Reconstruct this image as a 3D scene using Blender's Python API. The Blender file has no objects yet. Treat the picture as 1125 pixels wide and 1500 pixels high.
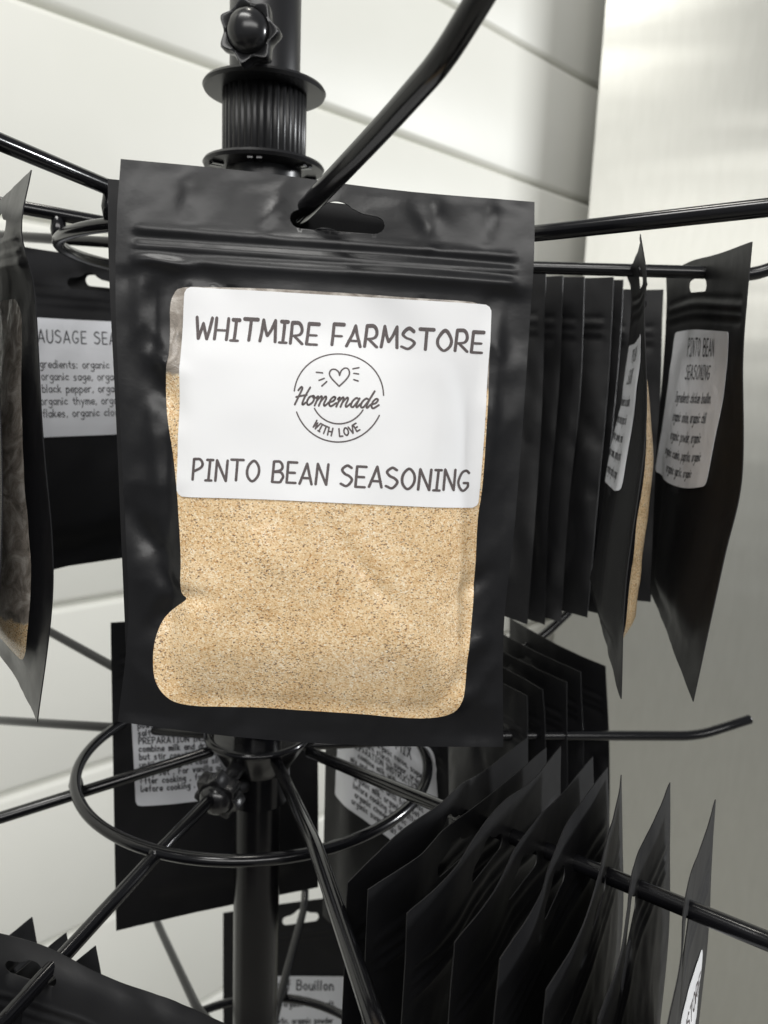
import bpy, bmesh, math, random
import numpy as np
from mathutils import Vector, Matrix
from mathutils.geometry import delaunay_2d_cdt

# ------------------------------------------------------------------ camera
FPX = 1136.0; TILT = .1653; ROLL = .0437
sc = bpy.context.scene
COL = sc.collection
ct, st_ = math.cos(TILT), math.sin(TILT)
Fw = np.array([0, ct, -st_]); Uu = np.array([0, st_, ct]); Rt = np.array([1., 0, 0])
R2 = math.cos(ROLL)*Rt + math.sin(ROLL)*Uu
U2 = -math.sin(ROLL)*Rt + math.cos(ROLL)*Uu
cam = bpy.data.cameras.new('camera'); camo = bpy.data.objects.new('camera', cam); COL.objects.link(camo)
cam.sensor_fit = 'VERTICAL'; cam.sensor_height = 36; cam.lens = 36*FPX/1500
cam.clip_start = .005; cam.clip_end = 50
camo.matrix_world = Matrix(((R2[0], U2[0], -Fw[0], 0), (R2[1], U2[1], -Fw[1], 0), (R2[2], U2[2], -Fw[2], 0), (0, 0, 0, 1)))
cam.dof.use_dof = True; cam.dof.focus_distance = .215; cam.dof.aperture_fstop = 20
sc.camera = camo
sc.render.resolution_x = 768; sc.render.resolution_y = 1024
sc.view_settings.view_transform = 'Standard'; sc.view_settings.look = 'None'
sc.view_settings.exposure = 0; sc.view_settings.gamma = 1

def P(u, v, d):
    """the place in the room seen in direction (u, v) of the photograph at depth d metres"""
    return (Fw + R2*(u-562.5)/FPX - U2*(v-750)/FPX)*d
def proj(p):
    d = p @ Fw
    return np.stack([562.5 + FPX*(p @ R2)/d, 750 - FPX*(p @ U2)/d], -1)

# ------------------------------------------------------------------ light
world = bpy.data.worlds.new('World'); sc.world = world; world.use_nodes = True
bg = world.node_tree.nodes['Background']
bg.inputs[0].default_value = (.93, .96, 1, 1); bg.inputs[1].default_value = .22
def area(name, loc, target, sx, sy, power, color=(1, 1, 1)):
    l = bpy.data.lights.new(name, 'AREA'); l.shape = 'RECTANGLE'; l.size = sx; l.size_y = sy
    l.energy = power; l.color = color
    o = bpy.data.objects.new(name, l); COL.objects.link(o); o.location = loc
    o.rotation_euler = (Vector(target)-Vector(loc)).to_track_quat('-Z', 'Y').to_euler()
    return o
area('ceiling_light', (-.55, -.75, 1.75), (.1, .6, 0), 1.2, .45, 27, (1, .985, .95))
area('doorway_light', (2.6, .862, .55), (.0, 1.0, .15), .18, .30, 50, (.97, .985, 1))
area('room_light', (.2, -1.1, .62), (.1, .4, 0), 1.7, .36, 13, (1, .985, .96))
area('left_fill_light', (-1.8, .35, .68), (.47, 1.2, .22), 1.5, .28, 5, (1, .98, .92))  # added fill from the left, no known source; lights steel and pouches
area('ceiling_strip_light', (-.2, .5, 2.0), (.2, .5, 0), .5, .12, 6, (1, .96, .88))

# ------------------------------------------------------------------ materials
def mat(name, base=(.5, .5, .5), rough=.5, metal=0., spec=.5, coat=0., coat_r=.1):
    m = bpy.data.materials.new(name); m.use_nodes = True
    b = m.node_tree.nodes['Principled BSDF']
    b.inputs['Base Color'].default_value = (*base, 1); b.inputs['Roughness'].default_value = rough
    b.inputs['Metallic'].default_value = metal; b.inputs['Specular IOR Level'].default_value = spec
    b.inputs['Coat Weight'].default_value = coat; b.inputs['Coat Roughness'].default_value = coat_r
    return m, m.node_tree, b
def N(nt, t, **kw):
    n = nt.nodes.new(t)
    for k, v in kw.items(): setattr(n, k, v)
    return n
def noise(nt, co, scale, detail=3, rough=.5, dist=0.):
    n = N(nt, 'ShaderNodeTexNoise'); n.inputs['Scale'].default_value = scale
    n.inputs['Detail'].default_value = detail; n.inputs['Roughness'].default_value = rough
    n.inputs['Distortion'].default_value = dist
    nt.links.new(co, n.inputs['Vector']); return n.outputs['Fac']
def ramp(nt, fac, stops):
    r = N(nt, 'ShaderNodeValToRGB'); e = r.color_ramp.elements
    while len(e) < len(stops): e.new(.5)
    for i, (p, c) in enumerate(stops):
        e[i].position = p; e[i].color = (*c, 1) if len(c) == 3 else c
    nt.links.new(fac, r.inputs[0]); return r.outputs[0]
def bump(nt, b, h, strength, dist, prev=None, key='Normal'):
    n = N(nt, 'ShaderNodeBump'); n.inputs['Strength'].default_value = strength; n.inputs['Distance'].default_value = dist
    nt.links.new(h, n.inputs['Height'])
    if prev is not None: nt.links.new(prev, n.inputs['Normal'])
    nt.links.new(n.outputs[0], b.inputs[key]); return n.outputs[0]
def coord(nt, scale=None, rot=None):
    t = N(nt, 'ShaderNodeTexCoord'); o = t.outputs['Object']
    if scale or rot:
        mp = N(nt, 'ShaderNodeMapping'); nt.links.new(o, mp.inputs[0])
        if scale: mp.inputs['Scale'].default_value = scale
        if rot: mp.inputs['Rotation'].default_value = rot
        o = mp.outputs[0]
    return o

def make_film(name, base, rough, b1, b2, spec=.5):
    m, nt, b = mat(name, base, rough, spec=spec)
    co = coord(nt)
    n1 = bump(nt, b, noise(nt, co, 38, 2, .5, .4), b1, .0012)
    bump(nt, b, noise(nt, co, 420, 3, .6), b2, .0001, n1)
    r = N(nt, 'ShaderNodeMapRange'); r.inputs['To Min'].default_value = rough-.06; r.inputs['To Max'].default_value = rough+.10
    nt.links.new(noise(nt, co, 90, 4, .6), r.inputs['Value']); nt.links.new(r.outputs[0], b.inputs['Roughness'])
    return m
M_FILM = make_film('matte_black_film', (.007, .007, .008), .30, .55, .3, .42)
M_FILM3 = make_film('satin_black_film', (.006, .006, .007), .46, .4, .25, .45)
M_FILM2 = make_film('matte_black_film_backs', (.0045, .0045, .0055), .50, .4, .2, .3)

M_ROD, nt, b = mat('black_lacquered_steel', (.005, .005, .006), .17, spec=.5)
co = coord(nt); bump(nt, b, noise(nt, co, 260, 3, .6), .10, .0002)
M_PLASTIC, nt, b = mat('black_moulded_plastic', (.010, .010, .011), .34, spec=.5)
co = coord(nt); bump(nt, b, noise(nt, co, 900, 2, .5), .12, .0001)
M_KNOB, nt, b = mat('glossy_black_plastic', (.012, .012, .013), .24, spec=.55)
co = coord(nt); bump(nt, b, noise(nt, co, 500, 2, .5), .08, .0001)
M_POLE, nt, b = mat('black_painted_tube', (.005, .005, .006), .22, spec=.45)
co = coord(nt); bump(nt, b, noise(nt, co, 200, 3, .5), .15, .0002)

M_LABEL, nt, b = mat('white_label_paper', (.86, .865, .875), .42, spec=.35)
co = coord(nt); bump(nt, b, noise(nt, co, 55, 3, .5), .10, .0015)
M_LABEL2, nt, b = mat('white_label_paper_glossy', (.66, .67, .70), .36, spec=.5)
co = coord(nt); bump(nt, b, noise(nt, co, 60, 3, .5, .6), .35, .002)
M_INK, nt, b = mat('dark_label_print', (.1, .085, .085), .5, spec=.3)
co = coord(nt)
nt.links.new(ramp(nt, noise(nt, co, 2500, 2), [(.3, (.085, .07, .07)), (.7, (.13, .11, .11))]), b.inputs['Base Color'])
M_INK2, nt, b = mat('black_label_print', (.03, .03, .034), .5, spec=.3)

def make_powder(name, tops=True):
    m, nt, b = mat(name, (.6, .42, .22), .55, spec=.3, coat=.6, coat_r=.16)
    co = coord(nt)
    v = N(nt, 'ShaderNodeTexVoronoi'); v.inputs['Scale'].default_value = 2900; nt.links.new(co, v.inputs['Vector'])
    cell = v.outputs['Color']; sep = N(nt, 'ShaderNodeSeparateColor'); nt.links.new(cell, sep.inputs[0])
    base = ramp(nt, sep.outputs[0], [(0., (.50, .31, .14)), (.10, (.70, .47, .24)), (.45, (.80, .59, .335)), (.8, (.86, .67, .42)), (1., (.93, .82, .62))])
    # dark specks and rusty specks
    v2 = N(nt, 'ShaderNodeTexVoronoi'); v2.inputs['Scale'].default_value = 2350; nt.links.new(coord(nt, scale=(1, 1, 1.9), rot=(0, .7, .3)), v2.inputs['Vector'])
    s2 = N(nt, 'ShaderNodeSeparateColor'); nt.links.new(v2.outputs['Color'], s2.inputs[0])
    dens = noise(nt, co, 60, 4, .7)
    ad = N(nt, 'ShaderNodeMath', operation='MULTIPLY_ADD'); nt.links.new(dens, ad.inputs[0]); ad.inputs[1].default_value = .34; nt.links.new(s2.outputs[0], ad.inputs[2])
    dk = ramp(nt, ad.outputs[0], [(0., (0, 0, 0)), (.93, (0, 0, 0)), (1., (1, 1, 1))])
    d1 = N(nt, 'ShaderNodeMapRange'); nt.links.new(ad.outputs[0], d1.inputs['Value'])
    d1.inputs['From Min'].default_value = 1.06; d1.inputs['From Max'].default_value = 1.12
    mx = N(nt, 'ShaderNodeMix', data_type='RGBA'); nt.links.new(d1.outputs[0], mx.inputs['Factor'])
    nt.links.new(base, mx.inputs['A']); mx.inputs['B'].default_value = (.22, .14, .085, 1)
    d2 = N(nt, 'ShaderNodeMapRange'); nt.links.new(s2.outputs[1], d2.inputs['Value'])
    d2.inputs['From Min'].default_value = .93; d2.inputs['From Max'].default_value = .96
    mx2 = N(nt, 'ShaderNodeMix', data_type='RGBA'); nt.links.new(d2.outputs[0], mx2.inputs['Factor'])
    nt.links.new(mx.outputs['Result'], mx2.inputs['A']); mx2.inputs['B'].default_value = (.56, .30, .11, 1)
    # patches of paler and browner powder
    pt = noise(nt, co, 70, 5, .7, .8)
    mul = ramp(nt, pt, [(.3, (.86, .80, .72)), (.47, (.99, .98, .97)), (.58, (1.02, 1.03, 1.06)), (.72, (1.08, 1.13, 1.25))])
    mm = N(nt, 'ShaderNodeMix', data_type='RGBA', blend_type='MULTIPLY'); mm.inputs['Factor'].default_value = 1
    nt.links.new(mx2.outputs['Result'], mm.inputs['A']); nt.links.new(mul, mm.inputs['B'])
    out = mm.outputs['Result']
    # part of the window where no powder lies behind the clear film (attribute 'empty')
    at = N(nt, 'ShaderNodeAttribute', attribute_name='empty')
    g = noise(nt, co, 130, 5, .65, 1.2)
    clear = ramp(nt, g, [(.3, (.10, .09, .075)), (.5, (.33, .29, .25)), (.68, (.62, .58, .53))])
    e2 = N(nt, 'ShaderNodeMath', operation='MULTIPLY_ADD'); nt.links.new(noise(nt, co, 190, 4, .6), e2.inputs[0]); e2.inputs[1].default_value = .9
    nt.links.new(at.outputs['Fac'], e2.inputs[2])
    e3 = N(nt, 'ShaderNodeMapRange'); nt.links.new(e2.outputs[0], e3.inputs['Value']); e3.inputs['From Min'].default_value = .85; e3.inputs['From Max'].default_value = 1.05
    mc = N(nt, 'ShaderNodeMix', data_type='RGBA'); nt.links.new(e3.outputs[0], mc.inputs['Factor'])
    nt.links.new(out, mc.inputs['A']); nt.links.new(clear, mc.inputs['B'])
    nt.links.new(mc.outputs['Result'], b.inputs['Base Color'])
    n1 = bump(nt, b, v.outputs['Distance'], .25, .0004)
    n2 = bump(nt, b, noise(nt, co, 34, 3, .6, .6), .45, .003, n1)
    bc = N(nt, 'ShaderNodeBump'); bc.inputs['Strength'].default_value = .5; bc.inputs['Distance'].default_value = .002
    nt.links.new(noise(nt, co, 60, 3, .5, 1.2), bc.inputs['Height']); nt.links.new(bc.outputs[0], b.inputs['Coat Normal'])
    return m
M_POWDER = make_powder('tan_powder_behind_clear_film')

M_WALL, nt, b = mat('off_white_painted_board', (.74, .75, .70), .42, spec=.4)
co = coord(nt)
nt.links.new(ramp(nt, noise(nt, co, 3, 4, .6), [(.3, (.70, .70, .64)), (.7, (.745, .74, .685))]), b.inputs['Base Color'])
n1 = bump(nt, b, noise(nt, co, 9, 3, .5), .10, .01)
bump(nt, b, noise(nt, co, 600, 2, .5), .08, .0005, n1)

M_STEEL, nt, b = mat('brushed_steel_sheet', (.48, .48, .44), .33, metal=.6)
co = coord(nt, scale=(4, 4, .8))
co2 = coord(nt)
n1 = bump(nt, b, noise(nt, coord(nt, scale=(.5, .5, 3.6)), 2.0, 2, .5, .3), .16, .022)
bump(nt, b, noise(nt, co, 60, 3, .6), .05, .001, n1)
nt.links.new(ramp(nt, noise(nt, co, 24, 4, .6), [(.3, (.475, .475, .435)), (.7, (.505, .505, .465))]), b.inputs['Base Color'])

# ------------------------------------------------------------------ object helpers
def link(o, parent=None):
    COL.objects.link(o)
    if parent: o.parent = parent
    return o
def mesh_obj(name, verts, faces, m, parent=None, smooth=True):
    me = bpy.data.meshes.new(name)
    me.from_pydata([tuple(map(float, v)) for v in verts], [], [tuple(map(int, f)) for f in faces])
    me.materials.append(m)
    if smooth: me.polygons.foreach_set('use_smooth', [True]*len(me.polygons))
    me.update()
    return link(bpy.data.objects.new(name, me), parent)
def thing(name, label, cat, group=None, loc=(0, 0, 0)):
    o = bpy.data.objects.new(name, None); COL.objects.link(o); o.empty_display_size = .02
    o['label'] = label; o['category'] = cat
    if group: o['group'] = group
    o.location = loc
    return o
def frame(d):
    d = np.array(d, float); d /= np.linalg.norm(d)
    a = np.array([0, 0, 1.]) if abs(d[2]) < .9 else np.array([1., 0, 0])
    x = np.cross(a, d); x /= np.linalg.norm(x); return x, np.cross(d, x), d
def tube(points, r, seg=16, cap=True, bend=.006, closed=False):
    pts = [np.array(p, float) for p in points]
    if not closed and len(pts) > 2:          # round the bends
        q = [pts[0]]
        for i in range(1, len(pts)-1):
            a, b_, c = pts[i-1], pts[i], pts[i+1]
            d1 = (a-b_)/np.linalg.norm(a-b_); d2 = (c-b_)/np.linalg.norm(c-b_)
            k = min(bend, .45*np.linalg.norm(a-b_), .45*np.linalg.norm(c-b_))
            p1, p2 = b_+d1*k, b_+d2*k
            for j in range(7):
                t = j/6; q.append((1-t)**2*p1 + 2*t*(1-t)*b_ + t*t*p2)
        q.append(pts[-1]); pts = q
    n = len(pts); V = []; F_ = []
    prev = None
    for i, p in enumerate(pts):
        if closed: d = pts[(i+1) % n]-pts[i-1]
        else: d = pts[min(i+1, n-1)]-pts[max(i-1, 0)]
        d = d/np.linalg.norm(d)
        if prev is None: x, y, _ = frame(d)
        else:
            x = prev-d*(prev@d); x /= np.linalg.norm(x); y = np.cross(d, x)
        prev = x
        rings = [(p, r)]
        if cap and not closed:
            if i == 0: rings = [(p+d*r*.0, r*.6), (p+d*r*.12, r*.88), (p+d*r*.4, r)]
            if i == n-1: rings = [(p-d*r*.4, r), (p-d*r*.12, r*.88), (p, r*.6)]
        for pp, rr in rings:
            for k in range(seg):
                a = 2*math.pi*k/seg; V.append(pp+rr*(math.cos(a)*x+math.sin(a)*y))
    R_ = len(V)//seg
    for i in range(R_ if closed else R_-1):
        for k in range(seg):
            a, b_ = i*seg+k, i*seg+(k+1) % seg
            c, d_ = ((i+1) % R_)*seg+(k+1) % seg, ((i+1) % R_)*seg+k
            F_.append((a, b_, c, d_))
    if not closed:
        F_.append(tuple(range(seg-1, -1, -1))); F_.append(tuple((R_-1)*seg+k for k in range(seg)))
    return V, F_
def lathe(profile, origin, axis, seg=48, mod=None):
    x, y, z = frame(axis); o = np.array(origin, float); V = []; F_ = []
    for (r, h) in profile:
        for k in range(seg):
            a = 2*math.pi*k/seg; rr = r*(mod(a, r, h) if mod else 1)
            V.append(o+z*h+rr*(math.cos(a)*x+math.sin(a)*y))
    n = len(profile)
    for i in range(n-1):
        for k in range(seg):
            F_.append((i*seg+k, i*seg+(k+1) % seg, (i+1)*seg+(k+1) % seg, (i+1)*seg+k))
    F_.append(tuple(range(seg-1, -1, -1))); F_.append(tuple((n-1)*seg+k for k in range(seg)))
    return V, F_
def sharpen(o, ang=35):
    me = o.data; bm = bmesh.new(); bm.from_mesh(me)
    for e in bm.edges:
        if len(e.link_faces) == 2 and e.calc_face_angle(0) > math.radians(ang): e.smooth = False
    bm.to_mesh(me); bm.free(); return o

# ------------------------------------------------------------------ stroke lettering
G = {
'A': '8|004a80|1373', 'B': '7|000a|~0a4a685605|~055573615000', 'C': '7|~795a29051251 71', 'D': '8|000a|~0a3a6875623000',
'E': '6|6a0a0060|0555', 'F': '6|6a0a00|0555', 'G': '8|~795a2905124072 74|7444', 'H': '7|0a00|7a70|0575',
'I': '4|0a4a|2a20|0040', 'K': '7|0a00|6a04|2660', 'L': '6|0a0060', 'M': '9|001a438a90', 'N': '7|000a707a',
'O': '8|~4a180512407285784a', 'P': '6|000a|~0a4a685604', 'R': '7|000a|~0a4a685504|2470', 'S': '7|~693a08265573 4001',
'T': '8|0a8a|4a40', 'U': '7|~0a03205073 7a', 'V': '8|0a408a', 'W': '9|0a2048709a', 'X': '7|0a70|7a00', 'Y': '8|0a458a|4540',
'Z': '7|0a7a0070',
'a': '5|~552604112052|5650', 'b': '5|0a00|~042645534020 01', 'c': '5|~5526031151', 'd': '5|5a50|~543615031030 51',
'e': '5|~035355361502 3051', 'f': '4|~4a3a2820|0646', 'g': '5|~553604214154|~56505y3w0x', 'h': '5|0a00|~04264553 50',
'i': '1|0600|0809', 'k': '5|0a00|4602|1350', 'l': '1|0a00', 'm': '7|0600|~04264430|~3456757370', 'n': '5|0600|~04264553 50',
'o': '5|~260411305245 26', 'p': '5|060w|~042645534020 01', 'r': '4|0600|~042646', 's': '5|~45260423423000',
't': '4|2922 40|0646', 'u': '5|~06022041 53|5650', 'v': '5|062056', 'w': '8|0620446086', 'x': '5|0650|5600',
'y': '5|0631|561w', 'z': '5|06560050', '.': '1|0001', ',': '1|110z', ':': '1|0001|0506', ' ': '4'}
DG = {**{str(i): i for i in range(10)}, 'a': 10, 'z': -1, 'y': -2, 'x': -3, 'w': -4}
def crom(pts, per=5, closed=False):
    pts = [np.array(p, float) for p in pts]
    if len(pts) < 3: return pts
    out = []
    for i in range(len(pts)-1):
        p1, p2 = pts[i], pts[i+1]
        if i > 0: p0 = pts[i-1]
        else: p0 = pts[-2] if closed else 2*p1-p2
        if i+2 < len(pts): p3 = pts[i+2]
        else: p3 = pts[1] if closed else 2*p2-p1
        for j in range(per):
            t = j/per
            out.append(.5*((2*p1)+(-p0+p2)*t+(2*p0-5*p1+4*p2-p3)*t*t+(-p0+3*p1-3*p2+p3)*t**3))
    out.append(pts[-1]); return out
def glyph(ch):
    parts = G[ch].split('|'); w = int(parts[0]); st = []
    for s in parts[1:]:
        s = s.replace(' ', ''); sm = s[0] == '~'; s = s.lstrip('~')
        pts = [(DG[s[i]], DG[s[i+1]]) for i in range(0, len(s)-1, 2)]
        if sm: pts = crom(pts, 5, closed=pts[0] == pts[-1])
        st.append([np.array(p, float)/10 for p in pts])
    return w/10, st
def text_strokes(txt, x, y, cap, width=None, align='c', slant=0., angle=0., aspect=.8, gap=.24, jit=0., seed=1, arc=None):
    """polylines in label millimetres (y down); width: fit to this many mm"""
    rnd = random.Random(seed); cur = 0; out = []
    for ch in txt:
        w, st = glyph(ch)
        jy = rnd.uniform(-jit, jit); ja = rnd.uniform(-jit, jit)
        mid = cur+w*aspect/2
        for s in st:
            out.append((mid, [np.array([cur+p[0]*aspect+slant*p[1]+ja*p[1]*.6, p[1]+jy]) for p in s]))
        cur += w*aspect+gap
    cur -= gap
    kx = cap if width is None else width/cur
    tot = cur*kx; x0 = {'c': -tot/2, 'l': 0, 'r': -tot}[align]
    res = []
    for mid, s in out:
        q = []
        for p in s:
            px, py = x0+p[0]*kx, -p[1]*cap
            if arc:                                   # letters standing along a circle (radius arc), centre above
                th = (x0+mid*kx)/arc; dx = px-(x0+mid*kx)
                ex = np.array([math.cos(th), -math.sin(th)]); ey = np.array([math.sin(th), math.cos(th)])
                v = ey*(arc)+ex*dx+ey*py
                q.append(np.array([x+v[0], y+v[1]]))
            else:
                c, s_ = math.cos(angle), math.sin(angle)
                q.append(np.array([x+c*px-s_*py, y+s_*px+c*py]))
        res.append(q)
    return res
def ribbons(strokes, th, mapf, off=.00022, maxlen=2.0):
    V2 = []; F_ = []; O = []
    r = th/2
    for si, s in enumerate(strokes):
        pts = [np.array(s[0], float)]
        for p in s[1:]:
            p = np.array(p, float); L = np.linalg.norm(p-pts[-1])
            if L < 1e-5: continue
            n = max(1, int(L/maxlen)); a = pts[-1]
            for j in range(1, n+1): pts.append(a+(p-a)*j/n)
        o = off+(si % 5)*4e-6
        for i in range(len(pts)-1):
            a, b_ = pts[i], pts[i+1]; d = (b_-a)/np.linalg.norm(b_-a); nn = np.array([-d[1], d[0]])*r
            k = len(V2); V2 += [a-nn, b_-nn, b_+nn, a+nn]; O += [o]*4; F_.append((k, k+3, k+2, k+1))
        for i, p in enumerate(pts):
            if 0 < i < len(pts)-1:
                d1 = p-pts[i-1]; d2 = pts[i+1]-p
                if abs(math.atan2(d1[0]*d2[1]-d1[1]*d2[0], d1@d2)) < .12: continue
            k = len(V2)
            for j in range(8):
                a = 2*math.pi*j/8; V2.append(p+r*np.array([math.cos(a), math.sin(a)])); O.append(o)
            F_.append(tuple(k+7-j for j in range(8)))
    return mapf(np.array(V2), np.array(O)), F_

# ------------------------------------------------------------------ pouches
def spline_w(n, x):
    """Catmull-Rom weights (len(x), n) on uniform knots 0..1"""
    x = np.clip(x, 0, 1)*(n-1); i = np.minimum(x.astype(int), n-2); t = x-i
    W = np.zeros((len(x), n)); rows = np.arange(len(x))
    if n == 2:
        W[rows, 0] = 1-t; W[rows, 1] = t; return W
    w = [(-t+2*t*t-t**3)/2, (2-5*t*t+3*t**3)/2, (t+4*t*t-3*t**3)/2, (-t*t+t**3)/2]
    for k in range(4):
        j = i-1+k
        lo = j < 0; hi = j > n-1
        ok = ~(lo | hi)
        W[rows[ok], j[ok]] += w[k][ok]
        W[rows[lo], 0] += 2*w[k][lo]; W[rows[lo], 1] -= w[k][lo]
        W[rows[hi], n-1] += 2*w[k][hi]; W[rows[hi], n-2] -= w[k][hi]
    return W
def pip(pts, poly):
    x, y = pts[:, 0], pts[:, 1]; c = np.zeros(len(pts), bool); n = len(poly)
    for i in range(n):
        x1, y1 = poly[i]; x2, y2 = poly[(i+1) % n]
        if y1 == y2: continue
        m = ((y1 > y) != (y2 > y)) & (x < (x2-x1)*(y-y1)/(y2-y1)+x1); c ^= m
    return c
def smooth01(x): x = np.clip(x, 0, 1); return x*x*(3-2*x)

def vnoise(x, y, seed):
    g = np.random.RandomState(seed).uniform(-1, 1, (64, 64))
    xi, yi = np.floor(x).astype(int), np.floor(y).astype(int); fx, fy = x-xi, y-yi
    fx = fx*fx*(3-2*fx); fy = fy*fy*(3-2*fy)
    q = lambda i, j: g[(xi+i) % 64, (yi+j) % 64]
    return (q(0, 0)*(1-fx)+q(1, 0)*fx)*(1-fy)+(q(0, 1)*(1-fx)+q(1, 1)*fx)*fy
def ridged(x, y, seed):
    """creased-foil relief, about -.5 to .5"""
    xr, yr = x*.8+y*.6, -x*.6+y*.8
    return (.5-np.abs(vnoise(xr, yr, seed)))*.7+.35*(.5-np.abs(vnoise(xr*2.1+7, y*1.7, seed+1)))-.3
class Pouch:
    W = 104.; H = 150.
    def __init__(s, label, rows, ts, front=1, bulge=6.0, seed=0, group=None, film=None, slot=(.5, .075), slot_scale=1.,
                 grid=3.2, wrinkle=.5, window=None, name='seasoning_pouch', feats=(), zipper=1.0, powder=True, corner=1.5, wavy=1.5, slots=True, metres=False, fill=None, crumple=None):
        if crumple is not None: s.crumple = crumple
        if fill is not None: s.fill = fill
        s.rows = [np.array([p if metres else P(*p) for p in r]) for r in rows]
        s.ts = np.array(ts); s.front = front; s.bulge = bulge; s.seed = seed; s.feats = feats; s.wr = wrinkle; s.zipper = zipper; s.wavy = wavy
        rnd = np.random.RandomState(seed+11)
        s.ph = rnd.uniform(0, 6.28, 24); s.fr = rnd.uniform(.6, 1.4, 24)
        s.film = film or M_FILM2
        origin = s.center(np.array([.5]), np.array([0.]))[0]
        s.root = thing(name, label, 'pouch', group, tuple(origin)); s.o = origin
        s.build(slot, slot_scale, grid, window, powder, corner, slots)
    crumple = .8
    def cmask(s, a, t): return smooth01(a/.04)*smooth01((1-a)/.04)*(.35+.65*smooth01((t-.2)/.1))
    def center(s, a, t):
        n = len(s.rows[0]); Wc = spline_w(n, a)
        k = len(s.rows)
        x = np.interp(t, s.ts, np.linspace(0, 1, k)); Wr = spline_w(k, x)
        C = np.array(s.rows)                       # k,n,3
        return np.einsum('pk,pn,knd->pd', Wr, Wc, C)
    def normal(s, a, t):
        e = .004
        da = s.center(np.minimum(a+e, 1), t)-s.center(np.maximum(a-e, 0), t)
        dt = s.center(a, np.minimum(t+e, 1))-s.center(a, np.maximum(t-e, 0))
        n = np.cross(dt, da)*s.front; return n/np.linalg.norm(n, axis=1)[:, None]
    def thick(s, a, t):
        seal = .055
        A = smooth01((a-seal)/.22)*smooth01((1-seal-a)/.22)
        T = smooth01((t-.2)/.35)*smooth01((1-.035-t)/.10)
        T = T*(.62+.38*smooth01((t-.3)/.5))
        return s.bulge*A*T+.14
    def wrink(s, a, t, side):
        x, y = a*s.W, t*s.H; w = np.zeros(len(a)); p, f = s.ph, s.fr
        o = 0 if side > 0 else 8
        w += .35*np.sin(x*.10*f[o]+y*.03+p[o])*np.sin(y*.07*f[o+1]+p[o+1])
        w += .22*np.sin(x*.06-y*.16*f[o+2]+p[o+2])*np.sin(x*.17*f[o+3]+p[o+3])
        w += .12*np.sin(x*.35*f[o+4]+y*.12+p[o+4])*np.sin(y*.22*f[o+5]-x*.05+p[o+5])
        body = smooth01((t-.18)/.1)*smooth01((.99-t)/.05)*smooth01((a-.02)/.08)*smooth01((.98-a)/.08)
        w *= s.wr*2*(.35+.65*body)
        # zipper tracks
        endz = smooth01((a-.03)/.03)*smooth01((.97-a)/.03)
        for tc, wd, am in ((.118, .007, .65), (.136, .005, -.4), (.153, .006, .6), (.182, .012, .95)):
            w += s.zipper*am*np.exp(-((t-tc)/wd)**2)*endz
        return w
    def featv(s, a, t):
        x, y = a*s.W, t*s.H; w = np.zeros(len(a))
        if s.crumple: w += s.crumple*s.cmask(a, t)*ridged(x/13, y/19, s.seed+5)
        for (x1, y1, x2, y2, amp, wd) in s.feats:      # creases (mm)
            d = np.array([x2-x1, y2-y1]); L = np.hypot(*d)+1e-9; d = d/L
            u = np.clip((x-x1)*d[0]+(y-y1)*d[1], 0, L); dist = np.hypot(x-x1-u*d[0], y-y1-u*d[1])
            w += amp*np.exp(-(dist/wd)**2)*(.35+.65*np.sin(np.pi*np.clip(u/L, .02, .98)))
        return w
    def surf(s, a, t, side=1, off=0.):
        """side 1: the front face, -1: the back face"""
        a = np.asarray(a, float); t = np.asarray(t, float)
        n = s.normal(a, t)
        wav = s.wavy*np.sin(t*7+s.ph[20])*np.sin(a*3.1+s.ph[21])*smooth01(t/.1)
        h = side*s.thick(a, t)+side*s.wrink(a, t, side)*np.where(s.thick(a, t) > .5, 1, .6)*(1 if side > 0 else 1)
        if side > 0: h = h+s.featv(a, t)
        # front and back never cross
        seal = (s.thick(a, t) < 1.0)
        mid = s.wrink(a, t, 1)*.6
        k = smooth01((s.thick(a, t)-.14)/1.6)
        h = k*h+(1-k)*(mid+side*.16)
        if side > 0: h = h+(1-k)*s.featv(a, t)*1.0
        else: h = h+(1-k)*s.featv(a, t)*1.0
        return s.center(a, t)+n*((h+wav)/1000+side*off)[:, None]
    def inv(s, u, v, side=1):
        a, t = .5, .5
        for _ in range(30):
            e = 1e-3
            q = proj(s.surf([a, a+e, a], [t, t, t+e], side))
            J = np.array([(q[1]-q[0])/e, (q[2]-q[0])/e]).T; r = np.array([u, v])-q[0]
            d = np.linalg.solve(J, r); d = np.clip(d, -.1, .1); a += d[0]; t += d[1]
            a = min(max(a, .0), 1.); t = min(max(t, 0.), 1.)
        return a, t
    def slot_poly(s, c, k):
        cx, cy = c[0]*s.W, c[1]*s.H; pts = []
        def arc(x, y, r, a0, a1, n):
            for i in range(n+1):
                a = math.radians(a0+(a1-a0)*i/n); pts.append((cx+(x+r*math.cos(a))*k, cy+(y+r*math.sin(a))*k))
        arc(-9.2, 0, 2.7, 90, 250, 7); pts.append((cx-6.2*k, cy-3.1*k)); arc(0, -1.9, 4.4, 215, 325, 8); pts.append((cx+6.2*k, cy-3.1*k)); arc(9.2, 0, 2.7, -70, 90, 7)
        return pts
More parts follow.
